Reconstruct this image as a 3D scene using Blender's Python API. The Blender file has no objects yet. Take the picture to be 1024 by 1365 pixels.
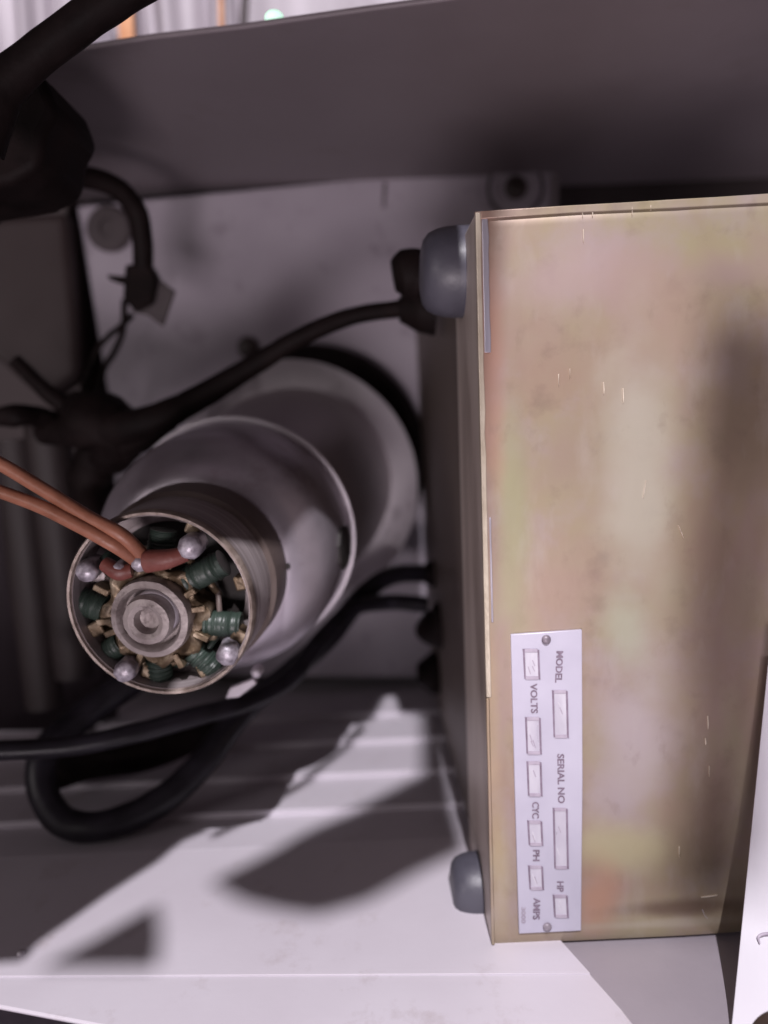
import bpy, bmesh, math, random
from mathutils import Vector, Matrix, noise
random.seed(4)
S = bpy.context.scene
C = S.collection

# ------------------------------------------------------------------ camera
FPX = 1023.0                       # focal length in photo pixels (1024 x 1365)
ZD = 0.60                          # distance from the camera to the plate plane (m)
_a = Vector(((500-512)/FPX, (682.5-555)/FPX, -1)).normalized()
_r = math.radians(2.4)
_u = Vector((-math.sin(_r), math.cos(_r), 0))
_ez = -_a
_ey = (_u - _u.dot(_a)*_a).normalized()
_ex = _ey.cross(_ez)
W2C = Matrix((_ex, _ey, _ez)).transposed()
C2W = W2C.transposed()
CAM = Vector((0, 0, ZD))
cam = bpy.data.cameras.new('camera')
camo = bpy.data.objects.new('camera', cam); C.objects.link(camo)
camo.matrix_world = Matrix.Translation(CAM) @ C2W.to_4x4()
cam.sensor_fit = 'VERTICAL'; cam.sensor_height = 36.0
cam.lens = 36.0*FPX/1365.0
cam.clip_start = 0.01; cam.clip_end = 50
cam.dof.use_dof = True; cam.dof.focus_distance = 0.288; cam.dof.aperture_fstop = 3.8
S.camera = camo

def ray(px, py):
    return (C2W @ Vector(((px-512)/FPX, (682.5-py)/FPX, -1)))
def P(px, py, z):                  # photo pixel -> point on the world plane z
    d = ray(px, py); return CAM + d*((z-ZD)/d.z)
def PY(px, py, y):                 # photo pixel -> point on the world plane y
    d = ray(px, py); return CAM + d*(y/d.y)
def PX(px, py, x):
    d = ray(px, py); return CAM + d*(x/d.x)

# ------------------------------------------------------------------ world and lamps
w = bpy.data.worlds.new('World'); S.world = w; w.use_nodes = True
nt = w.node_tree; bg = nt.nodes['Background']
bg.inputs[0].default_value = (0.86, 0.64, 0.68, 1); bg.inputs[1].default_value = 0.055
S.view_settings.view_transform = 'Standard'
S.view_settings.look = 'None'
S.view_settings.exposure = 0.0
LK = Vector((0.07, 1.25, 1.45))   # the ceiling lamp's place
def lamp(name, kind, loc, target, energy, size, col, **k):
    l = bpy.data.lights.new(name, kind); l.energy = energy; l.color = col
    o = bpy.data.objects.new(name, l); C.objects.link(o)
    o.location = loc
    o.rotation_euler = (Vector(target)-Vector(loc)).to_track_quat('-Z', 'Y').to_euler()
    if kind == 'AREA': l.shape = 'RECTANGLE'; l.size = size; l.size_y = k.get('sy', size)
    else: l.shadow_soft_size = size
    if kind == 'SPOT': l.spot_size = k['spot']; l.spot_blend = 0.2
    return o
lamp('ceiling_lamp', 'SPOT', LK, (0, -0.1, 0.2), 185, 0.006, (1.0, 0.95, 1.0), spot=math.radians(60))
lamp('room_light', 'AREA', (-0.16, -0.46, 1.30), (0.02, 0.0, 0.2), 7.2, 0.28, (1.0, 0.88, 0.93), sy=0.28)
lamp('left_fill', 'AREA', (-0.85, 0.12, 1.0), (-0.02, -0.03, 0.15), 1.8, 0.35, (1.0, 0.92, 0.92), sy=0.35)  # weak fill added to lift the motor, the box side and the shadows

# ------------------------------------------------------------------ materials
def mat(name, cols, scale=30, rough=0.5, metal=0.0, bump=0.1, bscale=400, stretch=(1, 1, 1),
        detail=6, rvar=0.1, dist=0.0, spec=0.5, emit=None, wear=None, wearscale=60, coat=0):
    m = bpy.data.materials.new(name); m.use_nodes = True
    n = m.node_tree.nodes; L = m.node_tree.links; b = n['Principled BSDF']
    tc = n.new('ShaderNodeTexCoord'); mp = n.new('ShaderNodeMapping'); mp.inputs['Scale'].default_value = stretch
    L.new(tc.outputs['Object'], mp.inputs[0])
    nz = n.new('ShaderNodeTexNoise'); nz.inputs['Scale'].default_value = scale
    nz.inputs['Detail'].default_value = detail; nz.inputs['Distortion'].default_value = dist
    L.new(mp.outputs[0], nz.inputs[0])
    cr = n.new('ShaderNodeValToRGB'); L.new(nz.outputs[0], cr.inputs[0])
    e = cr.color_ramp.elements; k = len(cols)
    for i, c in enumerate(cols):
        pos = 0.3 + 0.4*i/(max(1, k-1))
        if i == 0: el = e[0]; el.position = pos
        elif i == k-1: el = e[len(e)-1]; el.position = pos
        else: el = e.new(pos)
        el.color = (*c, 1)
    col = cr.outputs[0]
    if wear:                                           # small dirt marks and scuffs
        n2 = n.new('ShaderNodeTexNoise'); n2.inputs['Scale'].default_value = wearscale; n2.inputs['Detail'].default_value = 9
        n2.inputs['Roughness'].default_value = 0.7
        L.new(tc.outputs['Object'], n2.inputs[0])
        r2 = n.new('ShaderNodeValToRGB'); r2.color_ramp.elements[0].position = 0.56; r2.color_ramp.elements[1].position = 0.72
        L.new(n2.outputs[0], r2.inputs[0])
        mx = n.new('ShaderNodeMix'); mx.data_type = 'RGBA'
        L.new(r2.outputs[0], mx.inputs[0]); L.new(col, mx.inputs[6]); mx.inputs[7].default_value = (*wear, 1)
        col = mx.outputs[2]
    L.new(col, b.inputs['Base Color'])
    b.inputs['Metallic'].default_value = metal
    b.inputs['Specular IOR Level'].default_value = spec
    b.inputs['Coat Weight'].default_value = coat
    n3 = n.new('ShaderNodeTexNoise'); n3.inputs['Scale'].default_value = bscale; n3.inputs['Detail'].default_value = 5
    L.new(mp.outputs[0], n3.inputs[0])
    mr = n.new('ShaderNodeMapRange'); mr.inputs[3].default_value = max(0.02, rough-rvar); mr.inputs[4].default_value = min(1, rough+rvar)
    L.new(nz.outputs[0], mr.inputs[0]); L.new(mr.outputs[0], b.inputs['Roughness'])
    if bump:
        bm_ = n.new('ShaderNodeBump'); bm_.inputs['Strength'].default_value = bump; bm_.inputs['Distance'].default_value = 0.001
        L.new(n3.outputs[0], bm_.inputs['Height']); L.new(bm_.outputs[0], b.inputs['Normal'])
    if emit:
        b.inputs['Emission Color'].default_value = (*emit[0], 1); b.inputs['Emission Strength'].default_value = emit[1]
    return m

def zinc(name):
    m = mat(name, [(0.42, 0.315, 0.245), (0.46, 0.37, 0.27), (0.46, 0.355, 0.30), (0.47, 0.405, 0.30), (0.52, 0.45, 0.40)],
            scale=8, rough=0.40, metal=0.35, bump=0.05, bscale=150, stretch=(1.5, 0.7, 1), detail=4, rvar=0.12, dist=1.2)
    n = m.node_tree.nodes; L = m.node_tree.links; b = n['Principled BSDF']
    src = b.inputs['Base Color'].links[0].from_socket
    tc = n.new('ShaderNodeTexCoord')
    # iridescent stains: green-gold patch and pink-grey patches
    def layer(src, scale, off, lo, hi, colr, fac, st=(1, 1, 1)):
        mp = n.new('ShaderNodeMapping'); mp.inputs['Location'].default_value = off; mp.inputs['Scale'].default_value = st
        L.new(tc.outputs['Object'], mp.inputs[0])
        z = n.new('ShaderNodeTexNoise'); z.inputs['Scale'].default_value = scale; z.inputs['Detail'].default_value = 5; z.inputs['Roughness'].default_value = 0.6
        L.new(mp.outputs[0], z.inputs[0])
        r = n.new('ShaderNodeMapRange'); r.inputs[1].default_value = lo; r.inputs[2].default_value = hi; r.inputs[4].default_value = fac
        L.new(z.outputs[0], r.inputs[0])
        mx = n.new('ShaderNodeMix'); mx.data_type = 'RGBA'; L.new(r.outputs[0], mx.inputs[0]); L.new(src, mx.inputs[6]); mx.inputs[7].default_value = (*colr, 1)
        return mx.outputs[2]
    s = layer(src, 9, (3.1, .4, 2), .48, .66, (0.47, 0.45, 0.27), .6)
    s = layer(s, 12, (7.7, 2.2, 1), .50, .68, (0.44, 0.32, 0.25), .7)
    s = layer(s, 26, (1.7, 5.2, 4), .52, .72, (0.50, 0.41, 0.43), .6)
    s = layer(s, 60, (9, 1, 4), .56, .72, (0.22, 0.16, 0.13), .35)
    s0 = s
    nzz = n.new('ShaderNodeTexNoise'); nzz.inputs['Scale'].default_value = 28; nzz.inputs['Detail'].default_value = 6
    L.new(tc.outputs['Object'], nzz.inputs[0])
    def blob(src, cx, cy, rx, ry, colr, fac):
        mp = n.new('ShaderNodeMapping'); mp.inputs['Location'].default_value = (-cx/rx, -cy/ry, 0); mp.inputs['Scale'].default_value = (1/rx, 1/ry, 0)
        L.new(tc.outputs['Object'], mp.inputs[0])
        ln = n.new('ShaderNodeVectorMath'); ln.operation = 'LENGTH'; L.new(mp.outputs[0], ln.inputs[0])
        ad = n.new('ShaderNodeMath'); ad.operation = 'MULTIPLY_ADD'; L.new(nzz.outputs[0], ad.inputs[0]); ad.inputs[1].default_value = 1.6; L.new(ln.outputs['Value'], ad.inputs[2])
        r = n.new('ShaderNodeMapRange'); r.interpolation_type = 'SMOOTHSTEP'; r.inputs[1].default_value = 2.15; r.inputs[2].default_value = .95; r.inputs[3].default_value = 0; r.inputs[4].default_value = fac
        L.new(ad.outputs[0], r.inputs[0])
        mx = n.new('ShaderNodeMix'); mx.data_type = 'RGBA'; L.new(r.outputs[0], mx.inputs[0]); L.new(src, mx.inputs[6]); mx.inputs[7].default_value = (*colr, 1)
        return mx.outputs[2]
    for (x_, y_, a_, b_, c_, f_) in ((700, 640, 26, 190, (.48, .48, .29), .65), (672, 400, 22, 200, (.60, .38, .29), .8), (790, 330, 120, 45, (.55, .43, .42), .7),
                                 (900, 380, 110, 90, (.50, .37, .30), .6), (770, 560, 60, 60, (.42, .31, .27), .6), (870, 600, 60, 190, (.62, .58, .48), .8),
                                 (760, 740, 60, 60, (.47, .35, .29), .6), (860, 960, 70, 160, (.62, .54, .55), .8), (850, 1120, 90, 40, (.62, .57, .36), .8),
                                 (810, 1195, 40, 60, (.60, .38, .27), .8), (660, 900, 16, 200, (.56, .44, .30), .8), (670, 1130, 16, 110, (.60, .50, .30), .7),
                                 (850, 800, 40, 70, (.56, .57, .44), .7), (930, 1215, 110, 14, (.20, .14, .105), .85), (900, 1238, 130, 8, (.56, .50, .40), .7),
                                 (1000, 500, 60, 120, (.24, .185, .14), .6), (980, 760, 60, 160, (.34, .25, .21), .6), (955, 1080, 50, 110, (.28, .21, .16), .6), (990, 330, 60, 30, (.45, .34, .32), .7)):  # dark right-hand blobs repeat the shade there, put into the colour
        s = blob(s, (x_-656)*.000284, (1262-y_)*.000284, a_*.000284, b_*.000284, c_, f_)
    s = layer(s, 40, (2, 8, 4), .55, .75, (.66, .60, .58), .35, (1, .35, 1))
    s = layer(s, 90, (5, 3, 4), .60, .78, (.26, .19, .15), .35, (1, .6, 1))
    hs = n.new('ShaderNodeHueSaturation'); hs.inputs['Saturation'].default_value = 1.08; hs.inputs['Value'].default_value = .70; hs.inputs['Hue'].default_value = .492
    L.new(s, hs.inputs['Color']); s = hs.outputs[0]
    L.new(s, b.inputs['Base Color'])
    return m

M = {}
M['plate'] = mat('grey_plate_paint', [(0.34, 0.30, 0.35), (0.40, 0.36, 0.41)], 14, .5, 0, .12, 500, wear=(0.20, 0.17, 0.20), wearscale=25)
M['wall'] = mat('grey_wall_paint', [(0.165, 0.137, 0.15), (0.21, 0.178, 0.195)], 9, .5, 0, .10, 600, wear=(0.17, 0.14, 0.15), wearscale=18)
M['floor'] = mat('white_enamel', [(0.50, 0.46, 0.51), (0.58, 0.545, 0.60)], 9, .45, 0, .06, 300, wear=(0.42, 0.37, 0.39), wearscale=22)
M['dim'] = mat('dim_brown_grey', [(0.032, 0.020, 0.019), (0.052, 0.037, 0.037)], 12, .5, 0, .1, 300)  # left wall and cover carry their shade in this colour
M['shade'] = mat('shaded_grey_sheet', [(0.045, 0.034, 0.040), (0.066, 0.052, 0.060)], 10, .5, 0, .1, 400)  # shade on the left side panel put into the colour
M['dark'] = mat('dark_shaded_sheet', [(0.022, 0.015, 0.015), (0.04, 0.029, 0.030)], 10, .6, 0, .1, 300)  # left ribs' shade put into this darker colour
M['zinc'] = zinc('yellow_zinc_plating')
M['zincside'] = mat('lit_zinc_side', [(0.36, 0.29, 0.25), (0.54, 0.45, 0.40), (0.64, 0.56, 0.50)], 30, .42, .35, .15, 300, stretch=(1, .25, 1), dist=.5)  # lit front band of the side, painted paler
M['bodyside'] = mat('shaded_zinc_side', [(0.12, 0.09, 0.08), (0.18, 0.142, 0.125)], 30, .5, .3, .12, 300, stretch=(1, .3, 1))  # same zinc further back, its shade put into the colour
M['edge'] = mat('worn_cream_edge', [(0.50, 0.43, 0.33), (0.64, 0.57, 0.46)], 80, .35, .2, .2, 500)
M['scuff'] = mat('scuffed_zinc', [(0.55, 0.47, 0.38), (0.66, 0.58, 0.48)], 80, .4, .2, .1)
M['faintscuff'] = mat('faint_scuff', [(0.54, 0.47, 0.40), (0.66, 0.59, 0.52)], 80, .4, .3, .1)
M['streak'] = mat('bare_zinc_streak', [(0.40, 0.38, 0.46), (0.62, 0.58, 0.64)], 90, .3, .5, .2, 300, stretch=(1, .2, 1))
M['label'] = mat('silver_label', [(0.45, 0.43, 0.52), (0.51, 0.49, 0.58)], 40, .38, .15, .03, 200)
M['field'] = mat('label_blank_field', [(0.45, 0.42, 0.50), (0.62, 0.60, 0.66)], 110, .3, .2, .1, 300, stretch=(1, .35, 1))
M['ink'] = mat('label_ink', [(0.15, 0.11, 0.15), (0.24, 0.19, 0.25)], 300, .5, 0, 0)
M['inksoft'] = mat('label_ink_faded', [(0.33, 0.28, 0.35), (0.42, 0.37, 0.44)], 300, .5, 0, 0)
M['rivet'] = mat('rivet_metal', [(0.16, 0.13, 0.16), (0.32, 0.28, 0.32)], 300, .45, .2, .1)
M['black'] = mat('black_rubber', [(0.006, 0.004, 0.004), (0.014, 0.009, 0.009)], 60, .6, 0, .15, 500, spec=.08)
M['blackgloss'] = mat('black_hose', [(0.007, 0.006, 0.008), (0.020, 0.017, 0.024)], 60, .38, 0, .15, 400, spec=.3)
M['blue'] = mat('blue_grey_rubber', [(0.048, 0.046, 0.062), (0.080, 0.077, 0.098)], 50, .42, 0, .15, 300)
M['alu'] = mat('cast_aluminium', [(0.30, 0.265, 0.30), (0.50, 0.455, 0.51)], 26, .36, .72, .10, 200, wear=(0.30, 0.25, 0.28), wearscale=35, rvar=.14)
M['aluedge'] = mat('bright_aluminium', [(0.50, 0.46, 0.51), (0.62, 0.58, 0.62)], 40, .45, .4, .08)
M['alucup'] = mat('bright_spun_aluminium', [(0.70, 0.65, 0.70), (0.86, 0.82, 0.86)], 22, .42, .3, .10, 200, wear=(0.40, 0.35, 0.38), wearscale=35)
M['motor'] = mat('motor_grey', [(0.24, 0.20, 0.21), (0.32, 0.275, 0.29)], 20, .38, .5, .1, 300)
M['brown'] = mat('brown_varnish', [(0.095, 0.068, 0.061), (0.15, 0.118, 0.108)], 40, .5, .1, .15, 300)
M['steel'] = mat('laminated_steel', [(0.20, 0.165, 0.165), (0.42, 0.37, 0.38)], 9, .42, .35, .3, 60, stretch=(1, 1, 60))
M['brass'] = mat('aged_brass', [(0.05, 0.034, 0.02), (0.17, 0.12, 0.075), (0.42, 0.34, 0.25)], 120, .42, .5, .5, 350, dist=.5)
M['hub'] = mat('hub_metal', [(0.22, 0.18, 0.175), (0.42, 0.37, 0.36)], 90, .5, .3, .5, 350, wear=(.07, .05, .045), wearscale=150)
M['green'] = mat('green_winding', [(0.018, 0.028, 0.023), (0.036, 0.056, 0.044)], 90, .42, 0, .3, 300)
M['rimmetal'] = mat('dull_rim_metal', [(0.16, 0.12, 0.10), (0.34, 0.28, 0.25)], 200, .45, .3, .4)
M['void'] = mat('motor_inside', [(0.008, 0.006, 0.006), (0.02, 0.015, 0.013)], 60, .7, 0, .3, 300)
M['clear'] = mat('pale_plastic', [(0.14, 0.12, 0.14), (0.30, 0.27, 0.31), (0.52, 0.49, 0.55)], 300, .35, .2, .3, 300)
M['orange'] = mat('orange_insulation', [(0.20, 0.075, 0.042), (0.33, 0.135, 0.085)], 90, .42, 0, .2, 500)
M['red'] = mat('red_sleeve', [(0.13, 0.034, 0.027), (0.21, 0.064, 0.050)], 120, .5, 0, .3, 400)
M['paper'] = mat('white_paper', [(0.56, 0.535, 0.59), (0.63, 0.61, 0.66)], 25, .8, 0, .12, 120)
M['curtain'] = mat('pale_curtain', [(0.25, 0.215, 0.245), (0.46, 0.42, 0.46)], 30, .6, 0, .2, 100, stretch=(1, .12, 1))
M['tag'] = mat('grey_tag', [(0.045, 0.033, 0.036), (0.07, 0.054, 0.058)], 60, .6, 0, .1)
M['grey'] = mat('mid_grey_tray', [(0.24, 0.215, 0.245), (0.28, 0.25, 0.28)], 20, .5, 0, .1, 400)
M['bulb'] = mat('bulb_glass', [(0.7, 0.9, 0.8), (0.8, 1, 0.9)], 30, .3, emit=((0.60, 1.0, 0.78), 1.0))
M['orangestrip'] = mat('orange_strip', [(0.45, 0.18, 0.07), (0.62, 0.32, 0.17)], 60, .6)
M['boardgrey'] = mat('dusty_board', [(0.16, 0.14, 0.17), (0.30, 0.26, 0.30)], 60, .7, 0, .4, 200)
M['scorch'] = mat('dark_brown_knob', [(0.028, 0.016, 0.012), (0.05, 0.03, 0.022)], 60, .4)

# ------------------------------------------------------------------ object helpers
WM = {}
def link(o, parent=None, world=None):
    C.objects.link(o)
    if parent is not None: o.parent = parent
    WM[o] = world
    return o
def obj(name, verts, faces, m, parent=None, smooth=None, bevel=0.0, label=None, kind=None, seg=2):
    pm = WM[parent] if parent is not None else Matrix.Identity(4)
    me = bpy.data.meshes.new(name)
    if parent is None:                                  # put the origin at the thing's own middle
        cc = sum((Vector(v) for v in verts), Vector())/len(verts)
        pm2 = Matrix.Translation(cc)
    else: pm2 = pm
    inv = pm2.inverted()
    me.from_pydata([inv @ Vector(v) for v in verts], [], faces)
    bm = bmesh.new(); bm.from_mesh(me); bmesh.ops.recalc_face_normals(bm, faces=bm.faces); bm.to_mesh(me); bm.free()
    if isinstance(m, str): m = M[m]
    me.materials.append(m)
    if smooth is not None:
        me.polygons.foreach_set('use_smooth', [True]*len(me.polygons))
        me.set_sharp_from_angle(angle=math.radians(smooth))
    o = bpy.data.objects.new(name, me)
    if parent is None: o.location = cc
    link(o, parent, pm2)
    if bevel:
        b = o.modifiers.new('bevel', 'BEVEL'); b.width = bevel; b.segments = seg; b.limit_method = 'ANGLE'
        b.angle_limit = math.radians(30)
        me.polygons.foreach_set('use_smooth', [True]*len(me.polygons)); me.set_sharp_from_angle(angle=math.radians(50))
    if label: o['label'] = label
    if kind: o['kind'] = kind
    return o
def thing(name, label, cat, mw=None, loc=None, group=None):
    o = bpy.data.objects.new(name, None)
    if mw is None: mw = Matrix.Translation(loc if loc is not None else Vector())
    o.matrix_world = mw; o.empty_display_size = .02
    link(o, None, mw); tag(o, label, cat, group); return o
def tag(o, label, cat, group=None):
    o['label'] = label; o['category'] = cat
    if group: o['group'] = group
    return o
def prism(front, off):                                  # polygon (world points) pushed back by the vector off
    n = len(front); off = Vector(off)
    v = list(front)+[Vector(p)+off for p in front]
    f = [tuple(range(n)), tuple(range(2*n-1, n-1, -1))]+[(i, (i+1) % n, (i+1) % n+n, i+n) for i in range(n)]
    return v, f
def hexa(a, b):                                         # two quads, same winding
    return list(a)+list(b), [(0, 1, 2, 3), (7, 6, 5, 4), (0, 4, 5, 1), (1, 5, 6, 2), (2, 6, 7, 3), (3, 7, 4, 0)]
def boxmw(mw, x0, x1, y0, y1, z0, z1):
    a = [mw @ Vector(p) for p in ((x0, y0, z0), (x1, y0, z0), (x1, y1, z0), (x0, y1, z0))]
    b = [mw @ Vector(p) for p in ((x0, y0, z1), (x1, y0, z1), (x1, y1, z1), (x0, y1, z1))]
    return hexa(a, b)
def lathe(prof, mw, n=64, closed=False, wob=0.0, seed=0):   # prof: (radius, height) list; local Z axis
    v = []; f = []
    for (r, h) in prof:
        for i in range(n):
            t = 2*math.pi*i/n
            q = Vector((math.cos(t)*3+seed, math.sin(t)*3, h*60))
            rr = r*(1+wob*noise.noise(q))
            v.append(mw @ Vector((rr*math.cos(t), rr*math.sin(t), h)))
    k = len(prof)
    for j in range(k-1 if not closed else k):
        j2 = (j+1) % k
        for i in range(n):
            a, b = j*n+i, j*n+(i+1) % n
            f.append((a, b, j2*n+(i+1) % n, j2*n+i))
    if not closed:
        if prof[0][0] > 1e-6: f.append(tuple(range(n)))
        if prof[-1][0] > 1e-6: f.append(tuple(range((k-1)*n, k*n)))
    return v, f
def crom(pts, per=10):
    pts = [Vector(p) for p in pts]
    q = [pts[0]*2-pts[1]]+pts+[pts[-1]*2-pts[-2]]
    out = []
    for i in range(1, len(q)-2):
        a, b, c, d = q[i-1:i+3]
        for k in range(per):
            t = k/per
            out.append(.5*((2*b)+(c-a)*t+(2*a-5*b+4*c-d)*t*t+(3*b-a-3*c+d)*t**3))
    out.append(pts[-1]); return out
def tube(pts, r, n=14, per=10, wob=0.0):                # r: number or list along the points
    path = crom(pts, per) if len(pts) > 2 else [Vector(p) for p in pts]
    m_ = len(path)
    if isinstance(r, (int, float)): rs = [r]*m_
    else:
        rs = []
        for i in range(m_):
            t = i/(m_-1)*(len(r)-1); k = min(int(t), len(r)-2); rs.append(r[k]+(r[k+1]-r[k])*(t-k))
    v = []; f = []
    up = None
    for i, p in enumerate(path):
        t = (path[min(i+1, m_-1)]-path[max(i-1, 0)]).normalized()
        if up is None: up = t.orthogonal().normalized()
        up = (up-up.dot(t)*t).normalized(); s = t.cross(up)
        for k in range(n):
            a = 2*math.pi*k/n
            rr = rs[i]*(1+wob*noise.noise(p*90+Vector((k*.3, 0, 0))))
            v.append(p+(up*math.cos(a)+s*math.sin(a))*rr)
    for i in range(m_-1):
        for k in range(n):
            f.append((i*n+k, i*n+(k+1) % n, (i+1)*n+(k+1) % n, (i+1)*n+k))
    f.append(tuple(range(n))); f.append(tuple(range((m_-1)*n, m_*n)))
    return v, f
def axis_mw(o, zdir, xh=(1, 0, 0)):
    z = Vector(zdir).normalized(); x = Vector(xh); x = (x-x.dot(z)*z).normalized(); y = z.cross(x)
    m_ = Matrix((x, y, z)).transposed().to_4x4(); m_.translation = Vector(o); return m_

# ================================================================== the enclosure
YF = P(480, 905, 0.0).y - .0070            # level of the bottom wall (its back end)
YT = P(420, 243, 0.0).y            # level of the top wall
XL = P(105, 275, 0.0).x - 0.004    # left wall
ZB = -0.035                        # back wall
XR = 0.42
enc = thing('equipment_enclosure', 'open grey sheet metal enclosure around the motor with a white lower wall', 'enclosure', loc=Vector((0, YF, ZB)))
# back wall
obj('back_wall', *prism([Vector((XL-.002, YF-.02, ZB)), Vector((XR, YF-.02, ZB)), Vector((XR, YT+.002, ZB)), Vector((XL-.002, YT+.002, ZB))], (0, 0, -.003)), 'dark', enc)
# top wall: a slab whose front edge follows the rim seen in the photo
rimT = [(-260, 120), (60, 76), (112, 66), (200, 52), (323, 38), (382, 29.5), (500, 13), (600, 0), (760, -24), (1100, -75)]
front = [PY(x, y, YT) for x, y in rimT]
front = [Vector((p.x, p.y, min(p.z, .285))) for p in front]
front[0].x = min(front[0].x, XL-.15)
poly = front+[Vector((.5, YT, front[-1].z)), Vector((.5, YT, ZB)), Vector((front[0].x, YT, ZB))]
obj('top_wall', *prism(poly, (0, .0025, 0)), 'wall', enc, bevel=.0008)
# left wall, a sheet standing on the bottom wall; only its back part is in view
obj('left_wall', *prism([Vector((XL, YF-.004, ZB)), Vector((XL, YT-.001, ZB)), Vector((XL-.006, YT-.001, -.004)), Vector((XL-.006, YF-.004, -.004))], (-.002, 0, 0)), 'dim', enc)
# right wall, beyond the frame
obj('right_wall', *prism([Vector((XR, YF-.02, ZB)), Vector((XR, YT, ZB)), Vector((XR, YT, .3)), Vector((XR, YF-.02, .3))], (.002, 0, 0)), 'wall', enc)
# bottom wall: overlapping stepped sheets (louvres), each a part
def zfloor(v, u=430):
    return PY(u, v, YF).z
joints = [ZB, zfloor(953), zfloor(988), zfloor(1031), zfloor(1077), zfloor(1125), zfloor(1246)]
XE = XR
for i in range(len(joints)-1):
    z0, z1 = joints[i], joints[i+1]
    h = 0.0036 if i < 5 else .0
    xl = XL-.085
    a = [Vector((xl, YF-h, z0-.0008)), Vector((XE, YF-h, z0-.0008)), Vector((XE, YF, z1)), Vector((xl, YF, z1))]
    # each slat rises toward the camera and the next one starts a step lower
    if i == len(joints)-2:
        a = [Vector((xl, YF, z0)), Vector((XE, YF, z0)), PY(1500, 1222, YF), PY(741, 1246, YF), PY(787, 1297, YF), PY(-420, 1303, YF)]
    obj('slat', *prism(a, (0, -.0075 if i < 5 else -.0015, 0)), 'floor', enc, bevel=.0002)
zr = joints[-2]+.01
# front sill of the bottom wall: white, with a cut corner at the right, its rim rolled
rimB = [(-60, 1330), (30, 1347), (130, 1366), (400, 1400), (838, 1420)]
fr = [PY(x, y, YF-.0006) for x, y in rimB]
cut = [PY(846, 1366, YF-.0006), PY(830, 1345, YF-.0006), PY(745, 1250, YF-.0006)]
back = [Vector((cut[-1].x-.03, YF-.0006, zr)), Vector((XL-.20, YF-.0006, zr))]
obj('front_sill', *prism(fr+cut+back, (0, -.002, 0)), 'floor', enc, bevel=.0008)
obj('sill_screw', *lathe([(.0016, 0), (.0016, .001), (.0008, .0018), (.0001, .002)], axis_mw(PY(28, 1272, YF), (0, 1, 0)), 16), 'aluedge', enc, smooth=50)
# the grey tray floor seen past the cut corner
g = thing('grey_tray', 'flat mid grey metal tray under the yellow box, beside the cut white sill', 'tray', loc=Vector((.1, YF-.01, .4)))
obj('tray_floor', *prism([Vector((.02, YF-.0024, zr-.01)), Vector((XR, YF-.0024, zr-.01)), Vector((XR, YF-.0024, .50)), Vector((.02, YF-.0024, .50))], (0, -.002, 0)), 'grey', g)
# bench under everything, seen past the rim in the lower left corner
bench = obj('bench_top', *prism([Vector((-.8, YF-.06, -.4)), Vector((.8, YF-.06, -.4)), Vector((.8, YF-.06, .7)), Vector((-.8, YF-.06, .7))], (0, -.03, 0)), 'boardgrey')
bench['kind'] = 'structure'

# rounded ribs of the left wall (lower left)
for (x0, y0, x1, y1, r) in ((20, 585, 60, 940, .013), (62, 560, 100, 900, .0135)):
    z = .12
    obj('rib', *tube([P(x0, y0, z), P((x0+x1)/2, (y0+y1)/2, z), P(x1, y1, z)], [r, r, r*.9], n=20), 'dark', enc, smooth=40)
# smooth lower left panel in front of the wall
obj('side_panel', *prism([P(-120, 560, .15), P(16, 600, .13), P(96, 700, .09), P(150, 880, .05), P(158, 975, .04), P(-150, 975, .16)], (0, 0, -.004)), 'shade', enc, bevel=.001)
# dark rounded cover in the upper left
obj('corner_cover', *prism([P(-60, 292, .03), P(88, 282, .016), P(101, 420, .014), P(106, 500, .014), P(60, 536, .02), P(35, 515, .025), P(-60, 430, .035)], (0, 0, -.03)), 'dim', enc, bevel=.006, seg=4)

# ================================================================== mounting plate
PZ = 0.0
pl = thing('mounting_plate', 'flat grey painted plate behind the motor, screwed to the back wall', 'plate', loc=P(420, 560, 0))
pcs = [(103, 275), (737, 214), (690, 905), (380, 902), (165, 895), (150, 560)]
obj('panel', *prism([P(x, y, PZ) for x, y in pcs], (0, 0, -.006)), 'plate', pl, bevel=.0012)
obj('edge_flange', *prism([P(737, 212, -.0015), P(746, 211, -.0015), P(735, 560, -.0015), P(724, 560, -.0015)], (0, 0, -.03)), 'wall', pl)
def ring_at(name, px, py, z, rings, m, parent, n=48):
    mw = axis_mw(P(px, py, z), (0, 0, 1))
    return obj(name, *lathe(rings, mw, n), m, parent, smooth=40)
ring_at('rubber_grommet', 147, 306, 0.0005, [(.0168, 0), (.0168, .003), (.0150, .005), (.007, .0052), (.0065, .003), (.0001, .003)], 'tag', pl)
ring_at('washer', 687, 251, 0.0005, [(.0215, 0), (.0215, .0012), (.0001, .0012)], 'shade', pl)
ring_at('grommet_ring', 687, 251, 0.0017, [(.0165, 0), (.0188, .001), (.0188, .0025), (.0160, .0035), (.0145, .0005)], 'plate', pl)
ring_at('screw_head', 687, 251, 0.0017, [(.0085, 0), (.0085, .003), (.0075, .004), (.0035, .005), (.003, .002), (.0001, .002)], 'dim', pl)
ring_at('small_screw', 331, 463, 0.0005, [(.0082, 0), (.0082, .002), (.0065, .0035), (.0001, .004)], 'dim', pl)
obj('scratch', *prism([P(511, 243, .0004), P(516, 243, .0004), P(513, 277, .0004), P(510, 277, .0004)], (0, 0, -.0006)), M['tag'], pl)

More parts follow.
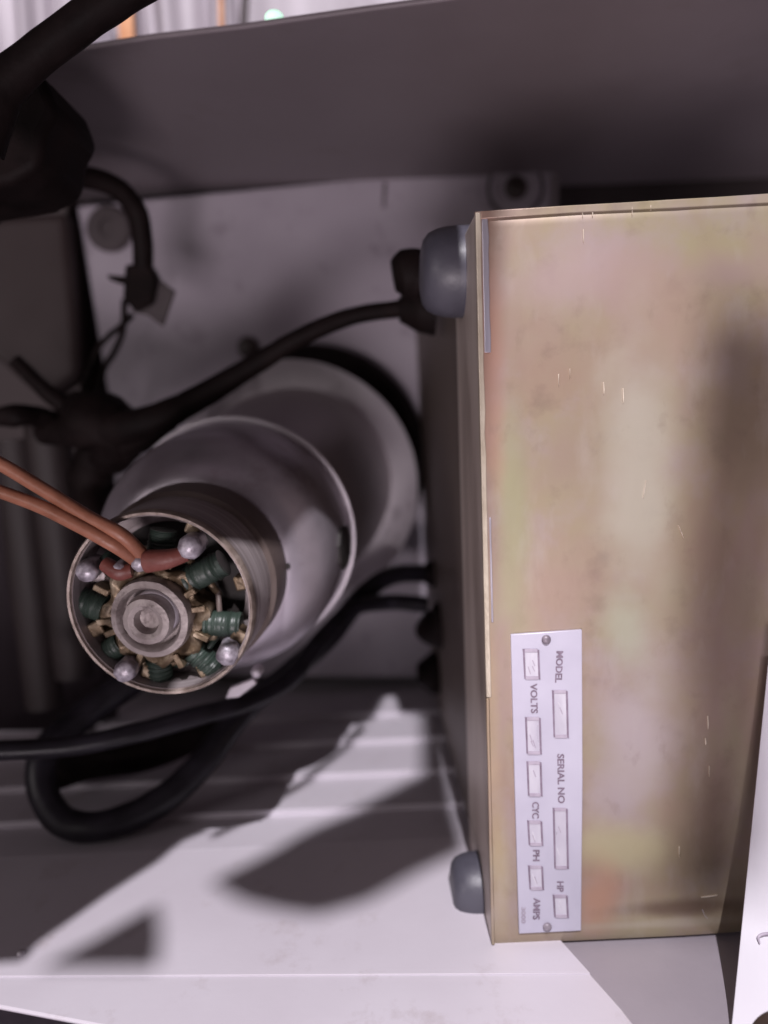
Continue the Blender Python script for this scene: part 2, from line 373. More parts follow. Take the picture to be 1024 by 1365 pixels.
# ================================================================== motor
R0 = P(400, 640, 0.028); R1 = P(213, 806, 0.30)
ax = (R1-R0); LM = ax.length
MW = axis_mw(R0, ax)
MI = MW.inverted()
mo = thing('electric_motor', 'silver round motor with its open winding end facing the camera', 'motor', mw=MW)
def ML(px, py, s):                                   # pixel -> world point on the motor's cross plane s
    o_ = MI @ CAM; d = (MI.to_3x3() @ ray(px, py)); t = (s-o_.z)/d.z
    return MW @ (o_+d*t)
def MLl(px, py, s): return MI @ ML(px, py, s)
# gasket ring behind
gw = axis_mw(P(414, 615, .012), (0, 0, 1))
obj('gasket', *lathe([(.083, -.0115), (.0875, -.009), (.0885, 0), (.086, .004), (.070, .005), (.070, -.0115)], gw, 96, closed=True), 'black', mo, smooth=40)
# flared rear cup
s0 = .0
cup = [(.050, s0+.000), (.078, s0+.000), (.0850, s0+.006), (.0886, s0+.016), (.0892, s0+.0225), (.0884, s0+.0230), (.0865, s0+.0205), (.0835, s0+.0170), (.0790, s0+.0135), (.0740, s0+.0105), (.0680, s0+.0085), (.050, s0+.008)]
obj('rear_cup', *lathe(cup, MW, 128, wob=.004), 'alucup', mo, smooth=75)
# dark body
sl0 = LM*.595
obj('housing', *lathe([(.0690, .006), (.0690, .03), (.066, .065), (.0600, sl0-.020), (.058, sl0)], MW, 96), 'motor', mo, smooth=35)
# front bell: lip, dome, neck
sb = LM*.66
sl = LM*.595
bell = [(.0560, sl), (.0612, sl+.001), (.0606, sl+.008), (.0602, sb+.006), (.0598, sb+.014), (.0588, sb+.022), (.0570, sb+.029), (.0540, sb+.035),
        (.0500, sb+.040), (.0455, sb+.0438), (.0395, sb+.0465), (.030, sb+.0465)]
obj('front_bell', *lathe(bell, MW, 128, wob=.008, seed=3), 'alu', mo, smooth=60)
obj('bell_lip', *lathe([(.0590, sl-.002), (.0630, sl-.0022), (.0642, sl-.0002), (.0640, sl+.0020), (.0620, sl+.0026), (.0600, sl+.0010)], MW, 128, closed=True), 'aluedge', mo, smooth=60)
# slot and small hole in the bell
def bell_patch(name, px0, py0, w_, h_, s, m):
    p = MLl(px0, py0, s)
    ang = math.atan2(p.y, p.x); rr = .0640
    v = []; f = []
    return ang
def bell_hit(px, py):                                # where a view ray meets the bell's surface
    o_ = MI @ CAM; d = (MI.to_3x3() @ ray(px, py)).normalized(); t = .15
    for k in range(6000):
        t += .0001; q = o_+d*t; r = math.hypot(q.x, q.y)
        for (ra, ha), (rb, hb) in zip(bell[1:-1], bell[2:]):
            if min(ha, hb) <= q.z <= max(ha, hb):
                rs = ra+(rb-ra)*((q.z-ha)/(hb-ha+1e-9))
                if r <= rs: return MW @ q
    return None
def bell_spot(name, pix, m, lift=.0016, parent=mo):
    pts = [bell_hit(x, y) for x, y in pix]
    if any(p is None for p in pts): print('miss', name, [p is None for p in pts]); return
    c = sum(pts, Vector())/len(pts)
    nrm = (c-(MW @ Vector((0, 0, (MI @ c).z)))).normalized()
    v, f = prism([p+nrm*lift for p in pts], nrm*-.004)
    obj(name, v, f, m, parent)
bell_spot('slot', [(453, 702), (459, 700), (463, 715), (464, 735), (461, 752), (455, 760), (451, 750), (449, 728), (450, 712)], 'void')
bell_spot('pin_hole', [(376, 753), (379, 751), (382, 752), (383, 756), (381, 759), (377, 759)], 'void')
# neck: brown varnished ring, laminated steel ring, thin bright front rim
sc = sb+.044
obj('neck_ring', *lathe([(.0405, sc), (.0412, sc+.004), (.0405, sc+.020), (.0385, sc+.022), (.030, sc+.022)], MW, 96), 'brown', mo, smooth=40)
sF = LM
v, f = lathe([(.0385, sc+.018), (.0388, sF-.004), (.0378, sF-.001), (.0362, sF-.0003), (.0362, sF-.016), (.030, sF-.018), (.0300, sc+.018)], MW, 96, closed=True)
obj('stator_ring', v, f, 'steel', mo, smooth=40)
obj('front_rim', *lathe([(.0366, sF-.0010), (.0370, sF+.0010), (.0380, sF+.0012), (.0388, sF-.0006), (.0387, sF-.0025), (.0364, sF-.0025)], MW, 96, closed=True), 'rimmetal', mo, smooth=60)
obj('stator_floor', *lathe([(.0370, sF-.020), (.0001, sF-.0198)], MW, 64), 'void', mo)
# hub with radial pole tips
HC = MLl(208, 818, sF-.006)                          # hub centre in motor space
HMW = MW @ Matrix.Translation((HC.x, HC.y, 0))
v = []; f = []
n = 96
def star(r, k): return r*(1+.10*math.cos(8*k)+.05*noise.noise(Vector((math.cos(k)*4, math.sin(k)*4, r*100))))
prof = [(.0200, sF-.020), (.0210, sF-.010), (.0215, sF-.005), (.0195, sF-.0035), (.0160, sF-.005), (.0150, sF-.010)]
for (r, h) in prof:
    for i in range(n):
        t = 2*math.pi*i/n; rr = star(r, t) if r > .015 else r
        v.append(HMW @ Vector((rr*math.cos(t), rr*math.sin(t), h+.0012*noise.noise(Vector((math.cos(t)*6, math.sin(t)*6, r*300))))))
for j in range(len(prof)-1):
    for i in range(n): f.append((j*n+i, j*n+(i+1) % n, (j+1)*n+(i+1) % n, (j+1)*n+i))
obj('winding_hub', v, f, 'brass', mo, smooth=50)
# bearing housing, stepped boss and bore
obj('bearing_housing', *lathe([(.0162, sF-.010), (.0166, sF-.002), (.0160, sF+.001), (.0136, sF+.0018), (.0124, sF+.0005), (.0120, sF-.004), (.0001, sF-.0045)], HMW, 64, wob=.02), 'hub', mo, smooth=45)
BC = MLl(195, 829, sF+.006)
BMW = MW @ Matrix.Translation((BC.x, BC.y, 0))
obj('shaft_boss', *lathe([(.0102, sF-.005), (.0102, sF+.003), (.0094, sF+.0062), (.0072, sF+.0070), (.0052, sF+.0060), (.0042, sF+.0020), (.0001, sF+.0015)], BMW, 48, wob=.03), 'hub', mo, smooth=45)
CMW = MW @ Matrix.Translation(((BC.x+HC.x)/2+.0022, (BC.y+HC.y)/2+.0022, 0))
obj('bearing_arc', *lathe([(.0085, sF-.004), (.0088, sF+.0024), (.0092, sF+.0028), (.0096, sF+.0024), (.0096, sF-.004)], CMW, 48), 'aluedge', mo, smooth=45)
# green coils round the hub
cdefs = [(250, 774, 298, 750, .0056), (274, 830, 322, 833, .0052), (258, 866, 290, 896, .0052), (212, 876, 214, 912, .0054),
         (164, 855, 134, 874, .0050), (142, 812, 108, 800, .0058), (214, 735, 218, 706, .0054), (160, 762, 140, 742, .0050)]
for (xa, ya, xb, yb, r) in cdefs:
    a = ML(xa, ya, sF-.009); b = ML(xb, yb, sF-.010)
    nA = (b-a).normalized()
    cw = axis_mw(a, nA); Lc = (b-a).length
    pr = []
    turns = 13
    for k in range(turns*3+1):
        pr.append((r*(1+.025*math.cos(k*2*math.pi/3)+.12*noise.noise(Vector((k*.35, xa, 0)))), Lc*k/(turns*3)))
    obj('coil', *lathe([(.0001, 0)]+pr+[(.0001, Lc)], cw, 20), 'green', mo, smooth=30)
# brass pole shoes between coils
for k, (px, py) in enumerate([(252, 792), (264, 812), (268, 848), (238, 880), (186, 878), (150, 842), (140, 828), (228, 748), (136, 786)]):
    c = ML(px, py, sF-.004)
    d = (c-(HMW @ Vector((0, 0, sF-.004)))).normalized()
    bw = axis_mw(c, MW.to_3x3() @ Vector((0, 0, 1)), d)
    obj('pole_tip', *boxmw(bw, -.0032, .0034, -.0012, .0014, -.006, .0012), 'brass', mo, bevel=.0004)
for k, ang in enumerate([math.radians(a) for a in (12, -28, -66, -108, 64, -158)]):   # iron teeth on the ring
    d = Vector((math.cos(ang), math.sin(ang), 0))
    bw = axis_mw(MW @ (d*.0330+Vector((0, 0, sF-.006))), MW.to_3x3() @ Vector((0, 0, 1)), MW.to_3x3() @ d)
    obj('stator_tooth', *boxmw(bw, -.0028, .0034, -.003, .003, -.006, .001), 'brass', mo, bevel=.0008)
random.seed(12)
for k in range(16):                                     # varnished end turns behind the hub
    a = k*math.pi/8+random.uniform(-.1, .1); rr = random.uniform(.0235, .0262); d1 = random.uniform(.004, .007)
    pts = [HMW @ Vector((rr*math.cos(a+t*.20), rr*math.sin(a+t*.20), sF-.0125+.0025*math.cos(t*1.5)-.001*(k % 2))) for t in (-1.4, -.5, .5, 1.4)]
    obj('end_turn', *tube(pts, random.uniform(.0011, .0018), n=8, per=4, wob=.2), random.choice(['brown', 'brass', 'green', 'brown']), mo, smooth=60)
# pale plastic terminal posts
for (px, py, r, hh, tilt) in ((118, 760, .0044, .006, .3), (255, 728, .0048, .007, .5), (303, 872, .0044, .004, 0), (168, 893, .0044, .006, .3), (161, 757, .0028, .005, .2), (188, 750, .0034, .005, .1)):
    c = ML(px, py, sF+.001)
    dz = MW.to_3x3() @ Vector((0.12, 0.12*tilt, 1))
    cw = axis_mw(c, dz)
    o = obj('terminal_post', *lathe([(r*.92, -.010), (r, -hh*.4), (r, hh*.3), (r*.85, hh*.6), (r*.45, hh*.75), (.0001, hh*.78)], cw, 24, wob=.14, seed=px), 'clear', mo, smooth=50)
# red sleeved leads
obj('lead_sleeve', *tube([ML(196, 748, sF+.002), ML(222, 745, sF+.003), ML(250, 738, sF+.001)], [.0046, .0040, .0030], wob=.1), 'red', mo, smooth=60)
obj('lead_sleeve', *tube([ML(140, 752, sF+.000), ML(158, 762, sF+.002), ML(176, 760, sF+.001)], [.0030, .0036, .0028], wob=.1), 'red', mo, smooth=60)
# tab on the lower right of the bell
ta = [ML(x, y, sb+.045) for x, y in ((306, 918), (338, 905), (342, 912), (318, 930), (300, 932))]
obj('bell_tab', *prism(ta, MW.to_3x3() @ Vector((0, 0, -.003))), 'aluedge', mo, bevel=.0006)
tw = axis_mw(ML(342, 896, sb+.045), MW.to_3x3() @ Vector((0, 0, 1)))
obj('bell_screw', *lathe([(.0026, -.004), (.0026, .001), (.0018, .0022), (.0001, .0024)], tw, 20), 'aluedge', mo, smooth=50)

# ================================================================== the yellow box
ZFB, ZBB, ZL = 0.31, 0.004, 0.235
FC = [P(634, 281, ZFB), P(1130, 250, ZFB), P(1130, 1240, ZFB), P(656, 1262, ZFB)]        # front corners TL TR BR BL
bx = thing('control_box', 'big yellowish zinc plated metal box with a silver rating label', 'box', loc=FC[3])
def at_z(p, z, dx=0, dy=0): return Vector((p.x+dx, p.y+dy, z))
body_f = [at_z(FC[0], ZL, .002, -.002), at_z(FC[1], ZL, 0, -.002), at_z(FC[2], ZL, 0, .002), at_z(FC[3], ZL, .002, .002)]
body_b = [at_z(FC[0], ZBB, -.006, -.002), at_z(FC[1], ZBB, 0, -.002), at_z(FC[2], ZBB, 0, .002), at_z(FC[3], ZBB, -.002, .002)]
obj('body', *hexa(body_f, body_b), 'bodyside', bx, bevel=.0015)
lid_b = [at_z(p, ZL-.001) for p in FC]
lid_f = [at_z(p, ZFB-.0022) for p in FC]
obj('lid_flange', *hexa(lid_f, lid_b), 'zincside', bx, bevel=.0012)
# front cover: a slightly wavy sheet, creased right of centre
nx, ny = 120, 90
def crease(s, t):
    x = s*488+642
    z = .0012*noise.noise(Vector((s*3, t*3, 1.3)))*min(1, s*8)*min(1, t*10)*min(1, (1-t)*10)
    k = max(0, min(1, (x-880)/70)); z -= (k*k*.5*70 if k < 1 else 35+(x-950))/1000*.010
    return z
v = []; f = []
for j in range(ny+1):
    for i in range(nx+1):
        s, t = i/nx, j/ny
        p = (FC[0]*(1-s)+FC[1]*s)*(1-t)+(FC[3]*(1-s)+FC[2]*s)*t
        e = min(s*nx, t*ny, (1-t)*ny)
        v.append(p+Vector((0, 0, crease(s, t)-(.0014 if e == 0 else 0))))
for j in range(ny):
    for i in range(nx):
        a = j*(nx+1)+i; f.append((a, a+1, a+nx+2, a+nx+1))
n0 = len(v)
bd = [i for i in range(nx+1)]+[j*(nx+1)+nx for j in range(1, ny+1)]+[ny*(nx+1)+i for i in range(nx-1, -1, -1)]+[j*(nx+1) for j in range(ny-1, 0, -1)]
for k in bd: q = v[k]; v.append(Vector((q.x, q.y, ZFB-.0035)))
m_ = len(bd)
for k in range(m_): f.append((bd[k], bd[(k+1) % m_], n0+(k+1) % m_, n0+k))
obj('cover', v, f, 'zinc', bx, smooth=35)
def fp(px, py, lift):
    s = (px-(634+22*(py-281)/981))/(1130-(634+22*(py-281)/981)); t = (py-281+24*s)/(981+0*s)
    return P(px, py, ZFB+lift+crease(max(0, min(1, s)), max(0, min(1, t))))
# worn bright edge along the left, and the bare streak beside it
def strip(name, pts, m, lift, th=.0012):
    obj(name, *prism([fp(x, y, lift) for x, y in pts], (0, 0, -th)), m, bx, bevel=.0003)
def wobbly(xf, y0, y1, wl, wr, n=22):
    L_, R_ = [], []
    for k in range(n+1):
        y = y0+(y1-y0)*k/n; x = xf(y)
        L_.append((x-wl+.5*noise.noise(Vector((y*.02, 1, 0))), y)); R_.append((x+wr+1.4*noise.noise(Vector((y*.03, 5, 0))), y))
    return L_+R_[::-1]
ex = lambda y: 634+22*(y-281)/981
strip('worn_edge', wobbly(lambda y: ex(y)+3.5, 283, 930, 3.6, 3.2), 'edge', .0004, .0028)
strip('worn_edge', wobbly(lambda y: ex(y)+2.0, 931, 1260, 2.4, 1.6), 'zinc', .0004, .0028)
strip('bare_streak', wobbly(lambda y: ex(y)+13, 290, 470, 5, 3.5), 'streak', .0005, .0012)
strip('bare_streak', wobbly(lambda y: ex(y)+10.5, 690, 830, 1.5, 1.2), 'streak', .0005, .0012)
strip('top_hem', [(641, 281), (760, 273.5), (900, 266), (1126, 251), (1126, 265), (900, 277.5), (760, 284), (641, 292)], 'zinc', .0009, .0022)
# scratches: short nicks of bare metal
random.seed(9)
def nick(x, y, l, wd, m='edge'):
    strip('scratch', [(x-wd, y), (x+wd*.6, y-1), (x+wd+random.uniform(-1, 1), y+l*.6), (x+.3, y+l), (x-wd*.5, y+l*.7)], m, .0007, .0018)
for (x, y, l) in ((777, 277, 14), (790, 281, 8), (843, 276, 12), (868, 274, 7), (760, 276, 9), (715, 279, 8), (778, 306, 18), (745, 499, 16), (760, 492, 13), (805, 510, 16), (831, 518, 20),
                  (944, 955, 18), (946, 1022, 14), (941, 985, 9), (906, 1130, 14)):
    nick(x, y, l, random.uniform(.35, .8), 'scuff')
for (x, y, dx, dy, wd) in ((935, 1197, 22, -3, .35), (862, 640, -4, 24, .35), (905, 700, 7, 18, .35)):
    nrm_ = Vector((-dy, dx)).normalized()*wd
    strip('scratch', [(x, y), (x+dx*.5+nrm_.x, y+dy*.5+nrm_.y), (x+dx, y+dy), (x+dx*.5-nrm_.x*.4, y+dy*.5-nrm_.y*.4)], 'faintscuff', .0006, .0017)
# curl scratch near the lower right corner
obj('curl_scratch', *tube([fp(936, 1212, -.0002), fp(941, 1222, -.0002), fp(952, 1229, -.0003), fp(968, 1228, -.0004)], .00022, n=6), 'streak', bx, smooth=60)

# rating label
lab = obj('rating_label', *prism([fp(681, 846, .0012), fp(776, 839.5, .0012), fp(777, 1040, .0012), fp(775, 1241, .0012), fp(692, 1245, .0012), fp(686, 1040, .0012)], (0, 0, -.0016)), 'label', bx, bevel=.0003)
def field(x0, x1, y0, y1, sk=3):
    # raised frame: dark sides, softer ends, pale recessed blank inside
    z0 = .0017
    def q(x, y): return (x+sk*0+ (y-y0)/(y1-y0)*1.6, y)
    w_ = 2.6; e_ = 4.4
    def bar(pts, m, th=.0008):
        obj('frame_bar', *prism([fp(*q(*p), z0) for p in pts], (0, 0, -th)), m, lab)
    bar([(x0, y0), (x0+w_, y0+1), (x0+w_, y1-1), (x0+.6, y1-2)], 'ink')
    bar([(x1-w_, y0+1), (x1, y0+2), (x1, y1), (x1-w_, y1-1)], 'ink')
    bar([(x0+w_, y0), (x1-w_, y0), (x1-w_, y0+e_), (x0+w_, y0+e_)], 'inksoft')
    bar([(x0+w_, y1-e_), (x1-w_, y1-e_), (x1-w_, y1), (x0+w_, y1)], 'inksoft')
    obj('blank_field', *prism([fp(*q(*p), .00145) for p in ((x0+w_, y0+e_), (x1-w_, y0+e_), (x1-w_, y1-e_), (x0+w_, y1-e_))], (0, 0, -.0006)), 'field', lab)
def stamped(x0, x1, y0, y1):                            # faint slanted tool marks in a blank
    for k in range(random.choice([2, 3, 3])):
        x = random.uniform(x0+5, x1-9); y = random.uniform(y0+8, y1-15); l = random.uniform(6, 10)
        obj('stamped_mark', *prism([fp(x, y, .0016), fp(x+1.1, y-.3, .0016), fp(x+4.3, y+l, .0016), fp(x+3.4, y+l+.4, .0016)], (0, 0, -.0004)), random.choice(['inksoft', 'paper', 'paper']), lab)
for a in ((697, 719, 865, 906), (700, 721, 956, 1006), (702, 722, 1015, 1062), (703, 723, 1094, 1128), (704, 724, 1154, 1187),
          (736, 757, 920, 984), (737, 757, 1077, 1159), (737, 757, 1193, 1224)): field(*a); stamped(*a)
def word(txt, xc, y0, y1, hpx, slant=0.0, m='ink', bold=.03):
    cu = bpy.data.curves.new('t', 'FONT'); cu.body = txt; cu.size = 1; cu.offset = bold; cu.extrude = 0; cu.resolution_u = 3
    to = bpy.data.objects.new('t', cu); C.objects.link(to)
    bpy.context.view_layer.update()
    me = to.to_mesh(); co = [v_.co.copy() for v_ in me.vertices]; fa = [tuple(p.vertices) for p in me.polygons]
    to.to_mesh_clear(); bpy.data.objects.remove(to); bpy.data.curves.remove(cu)
    xs = [c.x for c in co]; ys = [c.y for c in co]
    X0, X1, Y0, Y1 = min(xs), max(xs), min(ys), max(ys)
    vv = []
    for c in co:
        a = (c.x-X0)/(X1-X0); b_ = (c.y-Y0)/(Y1-Y0)
        px = xc-hpx/2+b_*hpx+slant*a; py = y0+(y1-y0)*a
        vv.append(fp(px, py, .0015))
    obj('lettering', vv, fa, m, lab)
word('MODEL', 746.5, 868, 910, 9.5, -2)
word('VOLTS', 711.5, 911, 951, 9.5, 1)
word('SERIAL NO', 747.5, 1005, 1071, 9.5, 1)
word('CYC', 714, 1069, 1091, 9.5, 0)
word('PH', 715, 1133, 1148, 9, 0)
word('AMPS', 716, 1197, 1226, 9.5, -1)
word('HP', 747, 1175, 1189, 9, 0)
word('3000', 698, 1209, 1231, 6, 0, 'inksoft')
for (x, y) in ((728, 852.5), (729.5, 1235)):
    obj('rivet', *lathe([(.0018, 0), (.0018, .0006), (.0013, .0012), (.0001, .0014)], axis_mw(fp(x, y, .0012), (0, 0, 1)), 20), 'rivet', lab, smooth=50)

# blue-grey rubber bumpers on the box's left side, each a part
def bumper(pxc, pyc, z, r, ln, squash=1):
    c = PX(pxc, pyc, FC[0].x) if False else P(pxc, pyc, z)
    mw = axis_mw(c, (-1, .03, .02))
    obj('rubber_bumper', *lathe([(r*.95, -.006), (r, 0), (r, ln*.30), (r*.98, ln*.52), (r*.93, ln*.70), (r*.84, ln*.86), (r*.70, ln*.96), (r*.52, ln), (.0001, ln)], mw, 48, wob=.01), 'blue', bx, smooth=50)
bumper(628, 363, .262, .0190, .0215)
bumper(653, 1181, .275, .0150, .0175)

# black cable glands on the side of the box: parts of the box
def gland(pts, rs, n=24):
    obj('cable_gland', *tube(pts, rs, n=n, per=6), 'black', bx, smooth=45)
zG = .14
gland([P(566, 372, .20), P(551, 366, .20), P(536, 366, .20), P(524, 368, .20)], [.0120, .0128, .0120, .0075])
gland([P(580, 412, .17), P(556, 412, .17), P(532, 413, .17)], [.0145, .0125, .0065])
gland([P(590, 833, .10), P(572, 832, .10), P(562, 826, .10)], [.0165, .0130, .0075])
gland([P(592, 765, .07), P(572, 763, .07), P(564, 760, .07)], [.0115, .0090, .0065])
gland([P(598, 897, .07), P(575, 897, .07), P(556, 897, .07)], [.0155, .0150, .0065])

# ================================================================== cables and wires
def cable(name, label, cat, pts, r, m='black', group=None, n=16, wob=.05, per=12):
    o = obj(name, *tube([P(*p) for p in pts], r, n=n, per=per, wob=wob), m, None, smooth=60)
    return tag(o, label, cat, group)
cable('power_cable', 'black cable from the left bundle over the motor to the highest gland of the box', 'cable',
      [(60, 575, .13), (130, 575, .15), (200, 562, .16), (262, 532, .16), (330, 492, .165), (400, 450, .17), (468, 422, .17), (536, 411, .17)], [.0085, .0105, .0095, .0075, .0060, .0052, .0048, .0048])
cable('hose', 'thick black hose looping from the box down and round under the motor', 'hose',
      [(572, 764, .07), (520, 768, .085), (478, 800, .10), (436, 852, .12), (380, 902, .145), (322, 950, .17), (272, 1015, .19), (212, 1070, .205), (140, 1100, .215), (84, 1095, .215), (56, 1050, .21), (62, 1000, .20), (110, 955, .18), (165, 915, .165), (215, 880, .15)],
      [.0064, .0064, .0068, .0072, .0074, .0076, .0080, .0082, .0080, .0078, .0078, .0080, .0085, .0090, .0095], 'blackgloss')
cable('signal_cable', 'thinner black cable running from the second lower gland to the left picture edge', 'cable',
      [(568, 806, .10), (520, 803, .105), (470, 812, .12), (430, 850, .14), (385, 905, .165), (330, 935, .19), (255, 956, .215), (180, 977, .23), (90, 995, .24), (-40, 1002, .25)],
      [.0056, .0054, .0052, .0054, .0056, .0054, .0052, .0050, .0048, .0048], 'blackgloss')
cable('flat_cable', 'dark cable lying behind the looping hose below the motor', 'cable',
      [(60, 1030, .17), (120, 1010, .16), (200, 1000, .15), (270, 975, .14), (330, 940, .13)], [.012, .013, .012, .009, .006])
cable('curved_cable', 'black cable arching over the left grommet and ending at the clip', 'cable',
      [(-60, 300, .17), (10, 262, .16), (60, 240, .15), (110, 236, .14), (155, 250, .13), (182, 282, .12), (190, 320, .115), (191, 360, .11), (190, 400, .105)],
      [.012, .0085, .0066, .0062, .0062, .0064, .0062, .0062, .0056])
cable('thick_cable', 'very thick black cable crossing the bright upper left corner', 'cable',
      [(-40, 180, .30), (2, 118, .30), (45, 78, .30), (98, 37, .30), (155, -3, .30), (225, -46, .30)], [.013, .0080, .0070, .0068, .0070, .0070])
for k, pts in enumerate([[(176, 420, .09), (160, 436, .085), (143, 450, .08), (128, 470, .075), (110, 520, .07)], [(166, 400, .10), (164, 440, .09), (152, 470, .08), (138, 495, .075), (122, 560, .08)]]):
    cable('thin_wire', ['thin grey wire bowed to the left below the clip', 'thin grey wire bowed to the right below the clip'][k], 'wire', pts, .0021, 'black', 'thin wires hanging from the cable clip', n=8)
# clip with its grey paper tag
cl = thing('cable_clip', 'black plastic clip gripping the end of the arching cable, with a grey tag', 'clip', loc=P(185, 390, .11))
obj('clip_body', *prism([P(x, y, .116) for x, y in ((166, 352), (198, 350), (210, 372), (204, 404), (180, 416), (163, 398))], (0, 0, -.014)), 'black', cl, bevel=.002)
obj('clip_tail', *prism([P(x, y, .11) for x, y in ((142, 366), (172, 368), (172, 380), (160, 378), (146, 373))], (0, 0, -.003)), 'black', cl, bevel=.0006)
obj('paper_tag', *prism([P(x, y, .112) for x, y in ((180, 395), (205, 368), (232, 388), (216, 435), (196, 420), (176, 416))], (.001, 0, -.0016)), 'tag', cl, bevel=.0004)
# left bundle knot
kn = thing('cable_bundle', 'black taped knot of cables at the left of the plate, behind the motor', 'cable bundle', loc=P(120, 580, .12))
v, f = tube([P(100, 545, .13), P(128, 560, .14), P(150, 585, .14), P(140, 620, .135)], [.012, .019, .020, .010], n=20, wob=.25)
obj('tape_wrap', v, f, 'black', kn, smooth=60)
obj('cable_end', *tube([P(20, 480, .14), P(60, 520, .14), P(110, 560, .13), P(130, 590, .13)], [.004, .005, .007, .009], wob=.1), 'black', kn, smooth=60)
obj('cable_end', *tube([P(140, 590, .13), P(118, 640, .13), P(122, 690, .14), P(142, 730, .15)], [.013, .012, .0095, .009], wob=.2), 'black', kn, smooth=60)
obj('cable_end', *tube([P(-20, 560, .15), P(20, 553, .15), P(48, 556, .14), P(80, 560, .13)], [.004, .007, .006, .005], wob=.2), 'black', kn, smooth=60)
obj('cable_end', *tube([P(150, 590, .14), P(190, 575, .15), P(230, 560, .15)], [.014, .011, .006], wob=.2), 'black', kn, smooth=60)
# dark coiled mass in the upper left
dm = thing('connector_block', 'dark lumpy connector block at the upper left edge', 'connector', loc=P(20, 160, .24))
obj('block_body', *prism([P(x, y, .262) for x, y in ((-90, 60), (0, 66), (20, 88), (56, 96), (75, 146), (58, 178), (55, 205), (50, 224), (14, 244), (-90, 262))], (0, 0, -.05)), 'black', dm, bevel=.004, seg=4)
if False: obj('block_ridge', *tube([P(4, 78, .265), P(40, 110, .262), P(56, 160, .26), P(20, 236, .26)], [.008, .010, .009, .006], wob=.2), 'black', dm, smooth=60)
# orange wires
z1 = (MW @ Vector((0, 0, sF+.004))).z
cable('orange_wire', 'upper orange wire running from the left edge into the motor windings', 'wire',
      [(-60, 588, .30), (0, 618, .302), (62, 655, .305), (118, 690, .307), (160, 712, .308), (184, 734, .304), (196, 748, .300)], [.0027, .0027, .0028, .0029, .0029, .0029, .0028], 'orange', 'orange wires into the motor', n=12)
cable('orange_wire', 'lower orange wire running from the left edge into the motor windings', 'wire',
      [(-60, 632, .30), (0, 655, .302), (56, 676, .306), (108, 702, .309), (148, 724, .309), (170, 738, .305), (186, 750, .300)], [.0026, .0026, .0027, .0028, .0028, .0028, .0027], 'orange', 'orange wires into the motor', n=12)
# ================================================================== paper at the right
zp = .318
zpt = lambda t: zp+.046*t**2.2
pp = []
NX, NY = 10, 20
pa = lambda t: (1028-56*t, 850+560*t)
v = []; f = []
for j in range(NY+1):
    t = j/NY; x0, y0 = pa(t)
    for i in range(NX+1):
        s = i/NX; x = x0+(1180-x0)*s
        v.append(P(x, y0, zpt(t)+.0008*noise.noise(Vector((s*4, t*5, 2)))+.004*s))
n1 = len(v)
for q in list(v): v.append(q+Vector((0, 0, -.0004)))
for j in range(NY):
    for i in range(NX):
        a = j*(NX+1)+i; f.append((a, a+1, a+NX+2, a+NX+1)); f.append((a+n1, a+n1+NX+1, a+n1+NX+2, a+n1+1))
bd = [i for i in range(NX+1)]+[j*(NX+1)+NX for j in range(1, NY+1)]+[NY*(NX+1)+i for i in range(NX-1, -1, -1)]+[j*(NX+1) for j in range(NY-1, 0, -1)]
for k in range(len(bd)): a, b = bd[k], bd[(k+1) % len(bd)]; f.append((a, b, b+n1, a+n1))
pap = thing('paper_sheet', 'white paper sheet standing in front of the right end of the yellow box', 'paper', loc=P(1000, 1300, zp))
obj('sheet', v, f, 'paper', pap, smooth=40)
obj('printed_mark', *tube([P(1013, 1258, zpt(.728)+.0010), P(1011, 1250, zpt(.714)+.0010), P(1016, 1246, zpt(.707)+.0010), P(1026, 1245, zpt(.705)+.0011), P(1036, 1249, zpt(.712)+.0013)], [.00025, .0005, .0006, .0006, .0005], n=8), 'inksoft', pap, smooth=60)
kb = obj('round_cap', *lathe([(.0095, -.004), (.0105, 0), (.0095, .003), (.006, .005), (.0001, .0055)], axis_mw(P(1044, 1392, .37), (0, 0, 1)), 48), 'scorch', smooth=50)
tag(kb, 'dark brown rounded knob cut off by the lower right corner, before the paper', 'knob')

# ================================================================== beyond the enclosure's top rim
zc = -.05
cv = []; cf = []
nxc = 160
p0 = P(-260, -120, zc); p1 = P(332, 60, zc)
for j, yy in enumerate((YT+.006, YT+.22)):
    for i in range(nxc+1):
        x = p0.x+(p1.x-p0.x)*i/nxc
        dz = .007*math.sin(x*160)+.004*math.sin(x*377+1)+.006*noise.noise(Vector((x*60, 0, 0)))
        cv.append(Vector((x+(.006 if j else 0)*math.sin(x*90), yy, zc+dz)))
for i in range(nxc): cf.append((i, i+1, nxc+2+i, nxc+1+i))
k0 = len(cv)
for q in list(cv): cv.append(q+Vector((0, 0, -.0012)))
for i in range(nxc): cf.append((k0+i, k0+nxc+1+i, k0+nxc+2+i, k0+i+1))
cu = obj('curtain', cv, cf, 'curtain', smooth=60)
tag(cu, 'pale pleated plastic curtain hanging beyond the upper left rim', 'curtain')
def backstrip(name, pts, z, m, label, cat):
    o = obj(name, *prism([P(x, y, z) for x, y in pts], (0, 0, -.004)), m, bevel=.0006); return tag(o, label, cat)
backstrip('orange_band', [(150, -60), (172, -60), (180, 70), (160, 72)], zc+.02, 'orangestrip', 'broad orange band before the pale curtain, beside the thick cable', 'band')
backstrip('narrow_orange_band', [(290, -60), (296, -60), (298, 60), (292, 60)], zc+.02, 'orangestrip', 'narrow orange band on the pale curtain, left of the dark rod', 'band')
o = obj('dark_rod', *tube([P(330, -80, zc+.03), P(327, -10, zc+.03), P(323, 70, zc+.03)], .0032, n=12), 'tag'); tag(o, 'thin dark rod at the right end of the pale curtain', 'rod')
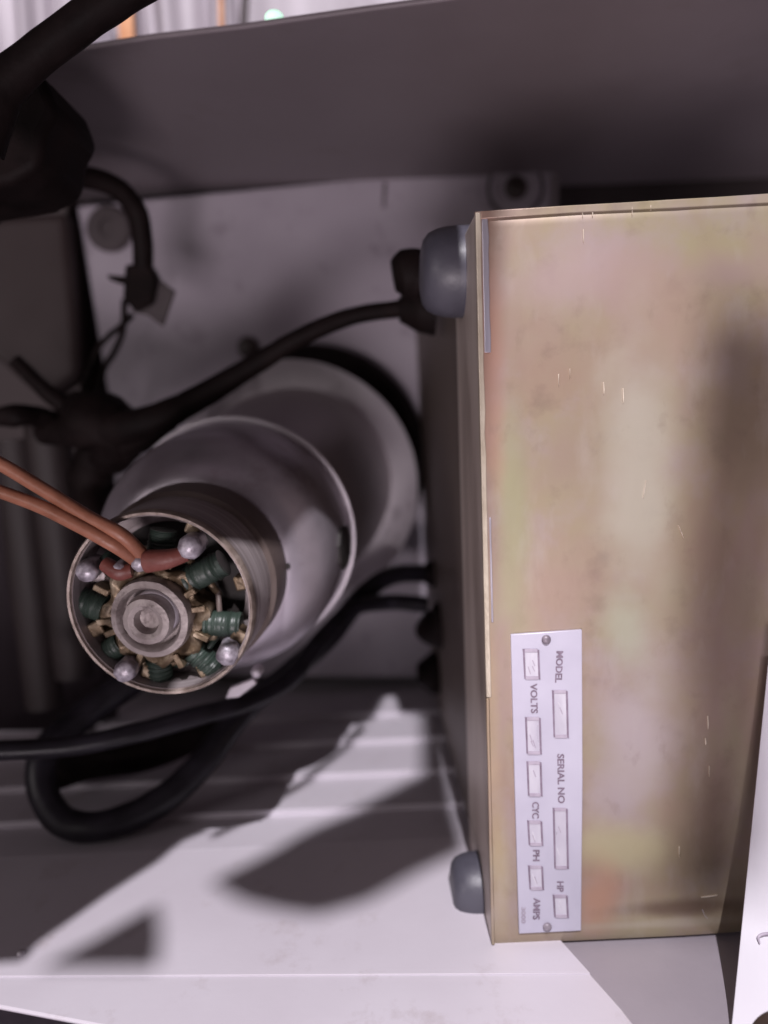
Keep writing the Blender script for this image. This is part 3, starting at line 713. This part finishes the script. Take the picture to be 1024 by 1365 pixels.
backstrip('dusty_box', [(100, 40), (128, 34), (150, 20), (152, 80), (110, 90)], zc+.02, 'boardgrey', 'small dusty grey box beyond the rim, under the thick cable', 'box')
bk = obj('back_board', *prism([P(318, -200, zc-.03), P(1500, -260, zc-.03), P(1500, 120, zc-.03), P(318, 120, zc-.03)], (0, 0, -.006)), 'curtain')
tag(bk, 'pinkish pale board beyond the middle of the top rim', 'board')
bl = obj('lit_bulb', *lathe([(.0001, .0045), (.0022, .0041), (.0040, .0026), (.0046, 0), (.0036, -.002), (.0001, -.003)], axis_mw(PY(366, 28, YT+.0060), (0, 1, .3)), 32), 'bulb', smooth=60)
tag(bl, 'small glowing greenish white bulb just above the top rim', 'bulb')

# ================================================================== unseen plates added to cast the light pattern on the lower wall
ld = thing('shadow_plates', 'grey lid plates added out of view to shape the shadows', 'blocker', loc=Vector((-.2, .33, .3)))
def caster(name, pts0, yc=.33, th=.0015):
    pts = []
    for a in pts0:
        if not isinstance(a, Vector): a = PY(a[0], a[1], YF-.002)
        t = (yc-a.y)/(LK.y-a.y); pts.append(a+(LK-a)*t)
    o = obj(name, *prism(pts, (0, th, 0)), 'wall', ld)
    return o
F3 = lambda x, z: Vector((x, YF-.002, z))
caster('left_blocker', [(34, 1284), (52, 1260), (97, 1229), (146, 1194), (214, 1150), (245, 1122), (276, 1108), (282, 1090), (326, 1062), (334, 1054), (387, 1014), (396, 1006), (434, 974), (462, 966), (480, 966), (500, 956), (512, 932), (520, 925), (527, 932), (532, 952), F3(.030, .06), F3(.030, -.3), F3(-.6, -.3), F3(-.6, .32)])
caster('strip_blocker', [(282, 1114), (345, 1078), (412, 1034), (455, 996), (480, 968), (488, 973), (461, 1000), (417, 1039), (350, 1084), (284, 1120)], yc=.34)
caster('middle_blocker', [(284, 1180), (322, 1204), (370, 1216), (422, 1224), (490, 1205), (560, 1165), (622, 1136), (604, 1060), (596, 1000), (592, 930), (590, 908), (575, 908), (562, 958), (562, 1034), (520, 1058), (470, 1084), (410, 1112), (360, 1142), (310, 1168)], yc=.62)
caster('corner_blocker', [(60, 1293), (212, 1293), (216, 1250), (210, 1212), (176, 1230), (117, 1264)], yc=.58)
caster('box_blocker', [P(x, y, ZFB) for x, y in ((945, 410), (1090, 440), (1040, 860), (1000, 1215), (903, 1222), (910, 900), (930, 600))], yc=.84)  # added plate that darkens the right of the box
